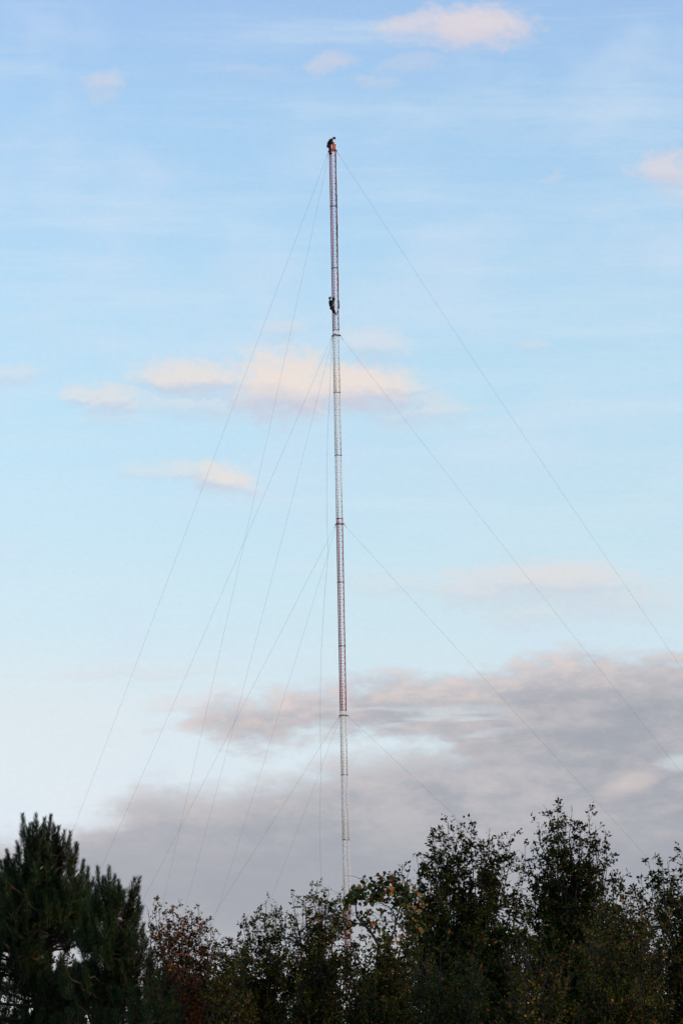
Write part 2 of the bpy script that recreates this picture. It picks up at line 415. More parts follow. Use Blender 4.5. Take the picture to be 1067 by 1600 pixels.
GR = [(62.8, 1.35), (58.4, .52), (50.8, .08), (41.0, .35)]
for i in range(4):
    guy(HA[i], -133.5, *GA[i], 'outer of the left guy wires coming from ' + LV[i])
    guy(HA[i], -28.0, *GB[i], 'inner, steeper left guy wire coming from ' + LV[i])
    guy(HA[i], 104.0, *GR[i], 'guy wire slanting down to the right from ' + LV[i])
guy(HA[4], -133.5, 24.0, .1, 'short left guy wire hidden behind the tree tops by the mast foot')
guy(HA[4], -28.0, 20.0, .2, 'short front guy wire hidden behind the tree tops by the mast foot')
guy(HA[4], 104.0, 27.0, .15, 'short right guy wire hidden behind the tree tops by the mast foot')

# slack rope hanging beside the mast, draped over two of the guy wires
rp = [(519.5,526,0),(517.3,552,-1),(515.2,614,-2),(512.6,660,-2.6),(510.9,712,-3),(510.3,770,-3.3),(511.2,830,-3.6),(512.9,864,-3.8),(511,884,-4),(507.8,922,-4.3),(504.8,967,-4.6),(501.9,1021,-5),
      (500.6,1072,-5.2),(500.4,1130,-5.4),(501.1,1180,-5.6),(501.8,1202,-5.8),(500.2,1250,-6),(499.5,1290,-6.1),(500.6,1340,-6.2),(502.5,1384,-6.3),(505,1450,-6.4),(506,1560,-6.6),(508,1688,-6.8)]
b = MB(); b.tube([T(x, y, d) for x, y, d in rp], .0105, 5); o = b.build('hanging_rope', M_WIRE); o.location = (TX, TD, 0)
tag(o, 'slack thin rope hanging almost straight down close to the left of the mast', 'rope')
b = MB(); rp = [(528.6,481,0), (528.4,484,-.05), (527.3,487,-.15), (526.0,490.5,-.3), (525.2,492.3,-.35)]
b.tube([T(x, y, d) for x, y, d in rp], .03, 6); o = b.build('tail_rope', M_BLK); o.location = (TX, TD, 0)
tag(o, 'short dark rope end by the foot of the lower climber', 'rope')

# ------------------------------------------------------------------ people
def skin_mesh(name, joints, edges, material, parent, root=0, sub=1, extra=None):
    me = bpy.data.meshes.new(name + '_base'); bm = bmesh.new(); lay = bm.verts.layers.skin.verify()
    vs = []
    for i, (p, r) in enumerate(joints):
        v = bm.verts.new(p); rr = r if hasattr(r, '__len__') else (r, r); v[lay].radius = rr; v[lay].use_root = (i == root); vs.append(v)
    for a, c in edges: bm.edges.new((vs[a], vs[c]))
    bm.to_mesh(me); bm.free()
    o = bpy.data.objects.new(name, me); COL.objects.link(o)
    o.modifiers.new('skin', 'SKIN').use_smooth_shade = True
    o.modifiers.new('sub', 'SUBSURF').levels = sub
    dg = bpy.context.evaluated_depsgraph_get(); ev = o.evaluated_get(dg); m2 = bpy.data.meshes.new_from_object(ev)
    bpy.data.objects.remove(o); m2.name = name; m2.materials.clear(); m2.materials.append(material)
    if extra:
        bm = bmesh.new(); bm.from_mesh(m2); extra(bm); bm.to_mesh(m2); bm.free()
    m2.polygons.foreach_set('use_smooth', [True] * len(m2.polygons))
    return link(name, m2, parent)
def person(label, P, face, mats, base):
    """P: joints in the mast's frame; face: unit vector the person looks along"""
    root = empty('person', base, label, 'person')
    Q = {k: (v if k.startswith('toe') else v - (base - Vector((TX, TD, 0)))) for k, v in P.items()}
    neckdir = (Q['head'] - Q['neck']).normalized(); face = face.normalized(); side = face.cross(neckdir).normalized()
    J = []; ED = []; ix = {}
    def j(n, p, r): ix[n] = len(J); J.append((p, r)); return ix[n]
    def e(a, c): ED.append((ix[a], ix[c]))
    j('pel', Q['pelvis'], .125); j('wai', Q['pelvis'].lerp(Q['chest'], .45), .115); j('che', Q['chest'], .15); j('nek', Q['neck'], .062)
    j('jaw', Q['head'] - neckdir * .06 + face * .015, .078); j('hd', Q['head'] + neckdir * .03, .098); j('top', Q['head'] + neckdir * .09 - face * .01, .075)
    for a, c in (('pel', 'wai'), ('wai', 'che'), ('che', 'nek'), ('nek', 'jaw'), ('jaw', 'hd'), ('hd', 'top')): e(a, c)
    for s in 'LR':
        j('sh' + s, Q['sh' + s], .066); j('el' + s, Q['el' + s], .046); j('wr' + s, Q['wr' + s], .030)
        hd = (Q['wr' + s] - Q['el' + s]).normalized(); j('pm' + s, Q['wr' + s] + hd * .07, .036)
        j('hp' + s, Q['hp' + s], .092); j('kn' + s, Q['kn' + s], .06); j('an' + s, Q['an' + s], .042); j('ft' + s, Q['an' + s] + Q['toe' + s] * .17 + Vector((0, 0, -.03)), .036)
        for a, c in (('che', 'sh'), ('sh', 'el'), ('el', 'wr'), ('wr', 'pm')): e(a + ('' if a == 'che' else s), c + s)
        for a, c in (('pel', 'hp'), ('hp', 'kn'), ('kn', 'an'), ('an', 'ft')): e(a + ('' if a == 'pel' else s), c + s)
    fingers = MB()
    def fing(bm):
        for s in 'LR':
            hd = (Q['wr' + s] - Q['el' + s]).normalized(); pc = Q['wr' + s] + hd * .075
            sd_ = hd.cross(Vector((0, 0, 1)) if abs(hd.z) < .8 else Vector((1, 0, 0))).normalized(); dn = hd.cross(sd_)
            fb = MB()
            for k, ln in enumerate((.068, .078, .072, .056)):
                r0 = pc + sd_ * (k - 1.5) * .021
                fb.tube([r0, r0 + hd * ln * .5, r0 + hd * ln * .8 + dn * ln * .3, r0 + hd * ln * .75 + dn * ln * .65], [.010, .0095, .009, .007], 6)
            r0 = pc - hd * .04 + sd_ * .038
            fb.tube([r0, r0 + sd_ * .02 + hd * .03, r0 + sd_ * .022 + hd * .05 + dn * .02], [.012, .011, .008], 6)
            v = [bm.verts.new(p) for p in np.concatenate(fb.v)]
            for f in fb.f: bm.faces.new([v[i] for i in f])
        fb = MB(); h = Q['head'] + neckdir * .01
        fb.ball(h + face * .105, .02, 1, 1, 1.3); 
        for q in (-1, 1): fb.ball(h + side * .095 * q, .024, .6, .9, 1.3)
        v = [bm.verts.new(p) for p in np.concatenate(fb.v)]
        for f in fb.f:
            try: bm.faces.new([v[i] for i in f])
            except ValueError: pass
    body = skin_mesh('body', J, ED, M_SKIN, root, 0, 1, fing)
    for q in (-1, 1):
        b = MB(); b.ball(Q['head'] + neckdir * .03 + face * .088 + side * .034 * q, .012); b.build('eye', M_BLK, body)
    
    def cloth(name, chain, m, pad):
        idx = sorted({i for c in chain for i in (ix[c[0]], ix[c[1]])}); mp = {g: k for k, g in enumerate(idx)}
        skin_mesh(name, [(J[i][0], J[i][1] + pad) for i in idx], [(mp[ix[a]], mp[ix[c]]) for a, c in chain], m, root, mp.get(ix['pel'], 0))
    cloth('jacket', [('pel', 'wai'), ('wai', 'che'), ('che', 'nek'), ('che', 'shL'), ('shL', 'elL'), ('elL', 'wrL'), ('che', 'shR'), ('shR', 'elR'), ('elR', 'wrR')], mats['jacket'], .105)
    cloth('trousers', [('pel', 'hpL'), ('hpL', 'knL'), ('knL', 'anL'), ('pel', 'hpR'), ('hpR', 'knR'), ('knR', 'anR')], mats['trousers'], .06)
    for s in 'LR':
        a = Q['an' + s]; t = Q['toe' + s]; b = MB()
        b.tube([a + Vector((0, 0, .09)), a, a + Vector((0, 0, -.06)) + t * .02, a + Vector((0, 0, -.075)) + t * .12, a + Vector((0, 0, -.08)) + t * .2], [.058, .062, .06, .05, .03], 9)
        b.build('boot', mats['boot'], root)
    # hat: a cap shell with a peak
    b = MB(); h = Q['head'] + neckdir * .045; seg = 14
    rings = [(-.04, .14), (.06, .145), (.11, .125), (.15, .08), (.165, .0)]
    vs = []; fs = []
    for dz_, r in rings:
        for k in range(seg):
            w = 2 * math.pi * k / seg; vs.append(h + neckdir * dz_ + (face * math.cos(w) + side * math.sin(w)) * max(r, .002))
    for i in range(len(rings) - 1):
        for k in range(seg): fs.append((i * seg + k, i * seg + (k + 1) % seg, (i + 1) * seg + (k + 1) % seg, (i + 1) * seg + k))
    b.add(vs, fs)
    pk = []
    for up in (0, .012):
        for w in (-.7, -.35, 0, .35, .7): pk.append(h + (face * math.cos(w) + side * math.sin(w)) * .11 + neckdir * up)
        for w in (-.45, -.2, 0, .2, .45): pk.append(h + (face * math.cos(w) + side * math.sin(w)) * .19 + neckdir * (up - .01))
    fs = []
    for o_ in (0, 10):
        for k in range(4): fs.append((o_ + k, o_ + k + 1, o_ + 6 + k, o_ + 5 + k))
    for k in range(4): fs.append((5 + k, 6 + k, 16 + k, 15 + k))
    b.add(pk, fs); b.build('cap', mats['cap'], root)
    # tool belt round the hips
    b = MB(); pc = Q['pelvis'].lerp(Q['chest'], .12); up = (Q['chest'] - Q['pelvis']).normalized(); a1 = up.cross(Vector((0, 1, 0))).normalized(); a2 = up.cross(a1)
    ring = [pc + (a1 * math.cos(w) + a2 * math.sin(w)) * .165 for w in [2 * math.pi * k / 16 for k in range(17)]]
    b.tube(ring, .026, 6); be = b.build('harness_belt', M_BLK, root)
    b = MB(); b.box(pc - a1 * .17 - up * .08, .05, .045, .10, .3, .015); b.build('tool_pouch', mats.get('pouch', M_BRN), be)
    return root
V3 = Vector
# upper person: bent over the very top of the mast, feet on the left side of the lattice
P = {'pelvis': T(513.1, 226.2, -.34), 'chest': T(516.8, 219.2, -.34), 'neck': T(519.1, 217.9, -.30), 'head': T(521.1, 216.4, -.27),
     'shL': T(517.2, 220.4, -.14), 'shR': T(516.8, 219.8, -.53), 'elL': T(519.0, 224.4, -.12), 'elR': T(516.8, 224.6, -.60),
     'wrL': T(521.2, 223.0, -.16), 'wrR': T(519.4, 222.6, -.42), 'hpL': T(513.4, 227.6, -.24), 'hpR': T(513.4, 227.6, -.44),
     'knL': T(515.6, 233.0, -.22), 'knR': T(516.6, 232.6, -.46), 'anL': T(514.8, 240.0, -.30), 'anR': T(516.4, 238.4, -.48),
     'toeL': V3((.8, .5, 0)), 'toeR': V3((.8, .5, 0))}
person('person in dark jacket and red cap bent over the very top of the mast', P, V3((.85, .15, -.55)),
       dict(jacket=M_JKT, trousers=M_MAR, boot=M_BRN, cap=M_MAR, pouch=M_NAVY), Vector((TX, TD, 0)) + T(515.5, 240.8, -.35))
# lower person: hanging on the left of the mast below, leaning back, hands on the leg
P = {'pelvis': T(517.8, 479.2, -.46), 'chest': T(516.1, 471.9, -.48), 'neck': T(515.5, 469.2, -.46), 'head': T(515.5, 466.9, -.46),
     'shL': T(517.4, 471.6, -.28), 'shR': T(516.9, 471.6, -.66), 'elL': T(519.6, 471.9, -.26), 'elR': T(519.6, 472.2, -.62),
     'wrL': T(520.7, 469.0, -.28), 'wrR': T(520.9, 468.4, -.46), 'hpL': T(518.3, 480.8, -.36), 'hpR': T(518.3, 480.8, -.56),
     'knL': T(519.9, 485.2, -.30), 'knR': T(521.2, 484.6, -.58), 'anL': T(520.6, 487.2, -.30), 'anR': T(523.6, 489.6, -.50),
     'toeL': V3((.8, .3, -.1)), 'toeR': V3((.8, .2, -.3))}
pr = person('person in all dark clothes clinging to the left side of the mast below the top', P, V3((.75, .5, .25)),
       dict(jacket=M_JKT, trousers=M_JKT, boot=M_BLK, cap=M_BLK, pouch=M_BRN), Vector((TX, TD, 0)) + T(522, 491, -.45))
b = MB(); c = T(521.5, 467.2, -.40)
b.tube([c + V3((0, 0, -.16)), c + V3((0, 0, -.14)), c + V3((0, 0, .10)), c + V3((0, 0, .12))], [.09, .115, .125, .1], 10)
b.tube([c + V3((-.11, 0, .11)), c + V3((-.05, 0, .2)), c + V3((.05, 0, .2)), c + V3((.11, 0, .11))], .012, 5)
o = b.build('tool_bucket', M_BLK); o.location = (TX, TD, 0)
tag(o, 'small black canvas bucket hung on the mast at the hands of the lower climber', 'bucket')

# ------------------------------------------------------------------ trees
RNG = np.random.default_rng(7)
def leaf_mesh(name, pos, d, size, material, wid=.45, lobed=False, curl=.12):
    """one small folded blade per position; d = rough pointing directions"""
    n = len(pos); d = d / np.linalg.norm(d, axis=1, keepdims=True)
    r = RNG.normal(size=(n, 3)); s = np.cross(d, r); s /= np.linalg.norm(s, axis=1, keepdims=True); u = np.cross(d, s)
    L = size[:, None]
    if lobed: prof = [(0, 0, 0), (.12, .42, .03), (.45, .5, .1), (.7, .3, .02), (1, 0, -curl), (.7, -.3, .02), (.45, -.5, .1), (.12, -.42, .03)]
    else: prof = [(0, 0, 0), (.45, wid * .5, .06), (1, 0, -curl), (.5, -wid * .5, .06)]
    V_ = np.stack([pos + d * L * a + s * L * b_ + u * L * c for a, b_, c in prof], 1).reshape(-1, 3)
    k = len(prof); me = bpy.data.meshes.new(name)
    me.vertices.add(n * k); me.vertices.foreach_set('co', V_.astype(np.float32).ravel())
    me.loops.add(n * k); me.loops.foreach_set('vertex_index', np.arange(n * k, dtype=np.int32))
    me.polygons.add(n); me.polygons.foreach_set('loop_start', np.arange(0, n * k, k, dtype=np.int32))
    me.update(calc_edges=True); me.materials.append(material); return me
def bez(p0, p1, p2, n):
    t = np.linspace(0, 1, n)[:, None]; return (1 - t) ** 2 * p0 + 2 * t * (1 - t) * p1 + t * t * p2
def unit(v): return v / (np.linalg.norm(v) + 1e-9)
def rv(az, el): return np.array([math.cos(az) * math.cos(el), math.sin(az) * math.cos(el), math.sin(el)])
def jit(P, a):
    Q = P.copy(); k = len(P)
    if k > 2: Q[1:-1] += RNG.normal(size=(k - 2, 3)) * a
    return Q

def broadleaf(name, label, base, fork, leaders, mt, leaf=.09, wid=.55, W=.9, gap=.15, lpt=6, group=None, trunk=.11, t0=.12, bark=None, lobed=False, droop=0.0, tipbare=.0, dens=1.45, clump=.42):
    """base (x, y); leaders: list of tip points. Twigs and leaves grow along every leader."""
    root = empty(name, (base[0], base[1], 0), label, 'tree', group); B = np.array([base[0], base[1], 0.0])
    wood = MB(); lp = []; ld = []
    zf = fork; top = np.array([0.15 * RNG.normal(), .15 * RNG.normal(), zf])
    wood.tube(jit(np.linspace(np.array([0, 0, -.1]), top, 5), .03), [trunk * 1.25, trunk, trunk * .9, trunk * .85, trunk * .75], 8)
    def spray(p, d, ln, th, lvl):
        e = p + d * ln * .8 + np.array([0, 0, ln * (.2 - droop)])
        Q = jit(bez(p, p + d * ln * .45, e, 5), ln * .04)
        wood.tube(Q, list(np.linspace((.004 + .009 * th) * (1 if lvl else .6), .0022, 5)), 4, False)
        if lvl and ln > .4:
            for k in range(int(ln / .22)):
                u_ = RNG.uniform(.25, .85); q = np.array([np.interp(u_ * 4, range(5), Q[:, i]) for i in range(3)])
                spray(q, unit(d + rv(RNG.uniform(0, 6.3), RNG.uniform(-.4, 1.0)) * 1.1), ln * RNG.uniform(.3, .6), th * .5, 0)
        m = max(2, int(ln / .07))
        for k in range(m):
            u_ = RNG.uniform(.15, 1.0); q = np.array([np.interp(u_ * 4, range(5), Q[:, i]) for i in range(3)])
            tl = RNG.uniform(.05, .19) * (1.15 - .4 * u_)
            td = unit(d * .6 + rv(RNG.uniform(0, 6.3), RNG.uniform(-.3, 1.1)) * .9)
            if RNG.random() < .3: wood.tube([q, q + td * tl], [.0024, .0014], 3, False)
            c = max(1, int(RNG.poisson(lpt * dens)))
            o_ = RNG.uniform(.2, 1.05, (c, 1)) * tl
            lp.append(q + td * o_ + RNG.normal(size=(c, 3)) * .02)
            ld.append(td * .7 + RNG.normal(size=(c, 3)) * .75 + np.array([0, 0, -.15]))
    for tip in leaders:
        tip = np.array(tip) - B; h = tip[2] - zf
        st = np.array([top[0], top[1], zf * RNG.uniform(.75, 1.0)])
        f = RNG.uniform(.42, .68); mid = np.array([tip[0] * f + st[0] * (1 - f) + RNG.normal() * .12, tip[1] * f + st[1] * (1 - f), zf + h * RNG.uniform(.36, .5)])
        P = jit(bez(st, mid, tip, 12), .055)
        wood.tube(P, list(np.linspace(trunk * .42, .004, 12)), 6, False)
        Ls = np.linalg.norm(np.diff(P, axis=0), axis=1); cum = np.concatenate([[0], np.cumsum(Ls)]); tot = cum[-1]
        s = tot * t0
        while s < tot:
            t = s / tot; p = np.array([np.interp(s, cum, P[:, i]) for i in range(3)])
            s += gap * RNG.uniform(.6, 1.4)
            ln = (W * (1 - t) ** .55 + .14) * RNG.uniform(.55, 1.15)
            if t > 1 - tipbare: ln *= .4
            az_ = RNG.uniform(0, 2 * math.pi); el_ = RNG.uniform(-.05, .85) + .2 * t
            d = rv(az_, el_)
            spray(p, d, ln, 1 - t, 1)
    lp = np.concatenate(lp); ld = np.concatenate(ld)
    ph = RNG.uniform(0, 6.3, 9); K = RNG.normal(size=(9, 3)); K /= np.linalg.norm(K, axis=1, keepdims=True)       # foliage gathers in clumps
    n = sum(np.sin(lp @ (K[i] * (9.0 if i < 5 else 20.0)) + ph[i]) * (1.0 if i < 5 else .7) for i in range(9)) / 2.1
    keep = RNG.random(len(lp)) < 1 / (1 + np.exp(-(n + clump) * 3.2)); lp = lp[keep]; ld = ld[keep]
    sz = leaf * RNG.uniform(.55, 1.25, len(lp))
    wood.build('trunk', bark or M_BARK, root)
    link('crown', leaf_mesh('crown', lp, ld, sz, mt, wid, lobed), root)
    return root, len(lp)

def tips(px, depth, spread=.5):
    px = list(px)
    for (a, b_), (c, d) in zip(px[:-1], px[1:]):          # lower shoots between the leading ones
        if abs(a - c) < 40: px.append(((a + c) / 2 + RNG.uniform(-4, 4), max(b_, d) + RNG.uniform(10, 34)))
    return [at(x, y, depth + RNG.uniform(-spread, spread)) for x, y in px]
def fill(x0, x1, y0, y1, n, depth, spread=1.6):
    return [at(RNG.uniform(x0, x1), RNG.uniform(y0, y1), depth + RNG.uniform(-spread, spread)) for _ in range(n)]
def xb(px, depth): return (at(px, 1500, depth).x, depth)
NL = {}
def T_(k, r): NL[k] = r[1]
OAKS = 'broadleaved trees of the hedge line'
T_('oakA', broadleaf('oak_tree', 'dark bushy oak with a flat ragged top just right of the mast', xb(735, 80), 1.6,
    tips([(672,1296),(685,1290),(700,1284),(718,1283),(737,1283),(764,1299),(779,1309),(797,1306),(708,1300),(750,1310)], 80) +
    tips([(628,1350),(650,1334),(661,1350),(640,1400),(818,1345),(806,1380),(690,1360),(775,1370),(730,1345),(655,1430),(812,1410),(824,1440),(820,1480),(640,1450)], 80, 1.0) + fill(640, 850, 1400, 1540, 12, 80),
    M_OAK, W=.92, lpt=3.9, group=OAKS, trunk=.13))
T_('oakB', broadleaf('oak_tree', 'tallest dark oak with pointed ragged top at the right of the hedge', xb(890, 82), 1.6,
    tips([(841,1284),(853,1263),(871,1258),(894,1260),(919,1268),(930,1290),(945,1298),(862,1290),(884,1285),(905,1290)], 82) +
    tips([(820,1320),(836,1318),(950,1336),(957,1375),(880,1330),(910,1340),(845,1370),(930,1400),(865,1400),(832,1430),(838,1480),(965,1420),(972,1460)], 82, 1.0) + fill(800, 990, 1430, 1540, 12, 82),
    M_OAK, W=.9, lpt=3.9, group=OAKS, trunk=.14))
T_('oakC', broadleaf('oak_tree', 'dark oak half cut off by the right edge of the photo', xb(1080, 79), 1.5,
    tips([(1012,1345),(1028,1334),(1042,1345),(1064,1330),(1085,1320),(1110,1325),(1018,1375),(1050,1360)], 79) + fill(985, 1130, 1390, 1530, 12, 79),
    M_OAK, W=.75, lpt=4.2, group=OAKS, trunk=.12))
T_('oakD', broadleaf('oak_tree', 'lower brownish oak filling the dip between the two right hand oaks', xb(975, 76), 1.5,
    tips([(962,1385),(973,1366),(985,1380),(1001,1372),(945,1400),(1010,1420),(990,1410)], 76) + fill(900, 1030, 1420, 1520, 11, 76),
    M_OAK2, W=.72, lpt=4.2, group=OAKS, trunk=.1))
T_('mid', broadleaf('oak_tree', 'olive and brown leaved tree in front of the mast foot', xb(480, 78), 1.5,
    tips([(457,1402),(473,1402),(486,1393),(495,1388),(505,1391),(514,1395),(531,1392),(447,1432),(520,1410),(478,1415),(540,1425)], 78) + fill(450, 560, 1440, 1530, 12, 78),
    M_OAK2, W=.72, lpt=4.4, group=OAKS, leaf=.075, trunk=.1))
T_('mid2', broadleaf('oak_tree', 'ragged olive brown tree rising right of the gap in the hedge', xb(410, 80), 1.4,
    tips([(370,1466),(379,1442),(385,1432),(398,1428),(416,1406),(424,1420),(433,1412),(440,1424),(405,1440)], 80) + fill(365, 455, 1470, 1540, 9, 80),
    M_OAK2, W=.65, lpt=4.6, group=OAKS, leaf=.075, trunk=.08))
T_('red', broadleaf('cherry_tree', 'small red brown leaved tree between the pine and the gap', xb(285, 77), 1.3,
    tips([(232,1422),(240,1410),(250,1418),(258,1424),(270,1412),(282,1428),(290,1430),(300,1425),(311,1412),(318,1436),(330,1440),(336,1462),(262,1440)], 77) + fill(235, 345, 1460, 1540, 10, 77),
    M_REDL, W=.62, lpt=5.2, group=OAKS, leaf=.07, trunk=.08, bark=M_TWIG))
T_('gap', broadleaf('cherry_tree', 'low brown leaved tree under the deepest gap of the hedge', xb(350, 75), 1.2,
    tips([(340,1482),(352,1478),(362,1480),(372,1476),(330,1490),(385,1480)], 75) + fill(310, 420, 1480, 1540, 10, 75),
    M_OAK2, W=.75, lpt=5.5, group=OAKS, leaf=.07, trunk=.07))
T_('low', broadleaf('oak_tree', 'low rusty leaved tree below the vine covered branches', xb(590, 71), 1.3,
    tips([(550,1462),(572,1466),(588,1474),(600,1470),(612,1476),(626,1462),(642,1458),(592,1492),(604,1496),(615,1490)], 71) + fill(530, 660, 1480, 1540, 14, 71),
    M_OAK2, W=.8, lpt=5.5, group=OAKS, leaf=.075, trunk=.08))
# a second row behind closes the lower part of the hedge
for k, (x0, x1, y0, w) in enumerate([(-40, 120, 1440, .6), (110, 260, 1450, .6), (240, 400, 1500, .6), (400, 560, 1470, .6), (540, 690, 1480, .6), (680, 830, 1420, .7), (800, 960, 1400, .7), (950, 1110, 1430, .7)]):
    lab = ['dark tree filling the hedge behind the pine at the left edge', 'dark tree filling the hedge behind the smaller pine crown', 'dark tree behind the small red leaved tree',
           'dark tree behind the olive brown trees left of the mast', 'dark tree behind the vine covered branches', 'dark tree behind the flat topped oak',
           'dark tree behind the tallest oak', 'dark tree behind the oak at the right edge'][k]
    T_('back%d' % k, broadleaf('hedge_tree', lab, xb((x0 + x1) / 2, 90), 1.5, fill(x0, x1, y0, 1540, 15, 90, 1.5), M_OAK2 if k in (2, 3, 4) else M_OAK, W=w * 1.3, lpt=4.0, leaf=.085, gap=.24, group='dark trees of the second row', trunk=.1))

# low bushy growth in front of the oaks
for k, (pxs, D_, lab, mt) in enumerate([
    ([(640,1478),(665,1490),(690,1470),(715,1495),(740,1480),(765,1500)], 68, 'low dark bush in front of the flat topped oak', M_OAK),
    ([(785,1470),(806,1455),(826,1462),(845,1448),(868,1470),(890,1482),(815,1500)], 67, 'low bush closing the gap between the two tall oaks', M_OAK2),
    ([(910,1440),(932,1425),(955,1432),(978,1420),(1000,1436),(1022,1430),(1045,1450),(940,1470)], 69, 'brownish bush in front of the dip at the right of the hedge', M_OAK2)]):
    c = sum(p[0] for p in pxs) / len(pxs)
    T_('bush%d' % k, broadleaf('bush', lab, xb(c, D_), .8, tips(pxs, D_, .6) + fill(pxs[0][0] - 10, pxs[-1][0] + 10, 1490, 1600, 8, D_), mt, W=.7, lpt=3.3, leaf=.08, group='low bushes in front of the hedge', trunk=.06))

# wild vine on a bare arching tree near the mast foot: large leaves in loose bunches
def vine_tree():
    D_ = 74; base = xb(605, D_); root = empty('vine_covered_tree', (base[0], base[1], 0), 'half bare arching tree with big yellow green and orange vine leaves', 'tree', OAKS); B = np.array([base[0], base[1], 0.])
    w = MB(); g = lambda x, y, d=0: np.array(at(x, y, D_ + d)) - B
    def limb(pts, r0, r1, n=10):
        P = [np.array(p) for p in pts]; C = []
        for i in range(len(P) - 1):
            a = P[max(i - 1, 0)]; b_ = P[i]; c = P[i + 1]; d = P[min(i + 2, len(P) - 1)]
            for t in np.linspace(0, 1, n, endpoint=False):
                C.append(.5 * ((2 * b_) + (-a + c) * t + (2 * a - 5 * b_ + 4 * c - d) * t * t + (-a + 3 * b_ - 3 * c + d) * t ** 3))
        C.append(P[-1]); w.tube(jit(np.array(C), .006), list(np.linspace(r0, r1, len(C))), 6, False); return np.array(C)
    limb([(0, 0, -.1), (.02, 0, 1.2), g(604, 1560), g(597, 1500), g(585, 1465), g(570, 1447)], .045, .022)
    L1 = limb([g(585, 1465), g(572, 1448), g(560, 1436), g(556, 1425), g(557, 1410), g(562, 1395), g(575, 1375)], .026, .006)
    L2 = limb([g(572, 1447), g(548, 1439), g(532, 1432), g(518, 1424), g(505, 1415), g(492, 1400)], .02, .004)
    L3 = limb([g(597, 1500), g(612, 1465), g(618, 1440), g(610, 1420), g(596, 1412), g(580, 1410)], .028, .005)
    L4 = limb([g(618, 1440), g(606, 1441), g(592, 1438), g(583, 1430)], .012, .004)
    L5 = limb([g(618, 1440), g(628, 1410), g(632, 1390), g(622, 1382), g(606, 1380)], .02, .005)
    L6 = limb([g(575, 1375), g(563, 1373), g(552, 1369), g(538, 1367.5)], .006, .003)
    L7 = limb([g(612, 1465), g(600, 1455), g(598, 1430), g(604, 1412)], .01, .003)
    lp = []; ld = []
    def bunch(x, y, n, r, d=0):
        n = int(n * 1.7)
        c = g(x, y, d); o = RNG.normal(size=(n, 3)) * r * np.array([1, 1, .75]); lp.append(c + o); ld.append(RNG.normal(size=(n, 3)) + np.array([0, 0, -.6]))
        for k in range(max(2, n // 8)): w.tube([c, c + o[k]], [.005, .002], 4, False)
    for x, y, n, r in [(541,1415,26,.10),(546,1406,16,.08),(552,1400,14,.08),(563,1402,22,.11),(575,1404,22,.10),(583,1405,8,.07),(560,1388,10,.06),(568,1386,10,.08),(553,1393,6,.05),
                       (590,1388,26,.11),(600,1392,26,.11),(612,1396,24,.10),(605,1378,24,.12),(590,1398,12,.07),(622,1388,18,.10),(632,1390,18,.09),(640,1396,14,.09),(629,1408,20,.11),(618,1410,10,.08),
                       (568,1430,10,.06),(572,1443,8,.05),(581,1447,9,.06),(586,1441,6,.05),(605,1426,5,.05),(599,1405,6,.06),(577,1428,5,.05),(547,1445,5,.04),(531,1454,6,.05),(548,1396,4,.04),(520,1420,5,.05),
                       (640,1425,22,.14),(646,1450,26,.16),(655,1410,18,.13),(596,1476,24,.15),(606,1500,24,.16),(612,1472,18,.13),(590,1505,20,.15),(602,1458,10,.1),(612,1375,10,.06),(596,1372,8,.07),(584,1380,8,.07),(636,1440,20,.12),(640,1380,8,.08),(507,1404,5,.04)]:
        bunch(x, y, n, r)
    for C in (L1, L2, L3, L4, L5, L7):
        for q in C[::2]:
            if RNG.random() < .6:
                d = rv(RNG.uniform(0, 6.3), RNG.uniform(-.4, 1.3)); l = RNG.uniform(.08, .35); w.tube([q, q + d * l * .5 + RNG.normal(size=3) * .01, q + d * l], [.004, .003, .0015], 4, False)
                if RNG.random() < .5: lp.append((q + d * l)[None, :] + RNG.normal(size=(2, 3)) * .02); ld.append(RNG.normal(size=(2, 3)) + np.array([0, 0, -.8]))
    lp = np.concatenate(lp); ld = np.concatenate(ld)
    w.build('trunk', M_TWIG, root); link('crown', leaf_mesh('crown', lp, ld, RNG.uniform(.05, .115, len(lp)), M_VINE, lobed=True), root)
vine_tree()

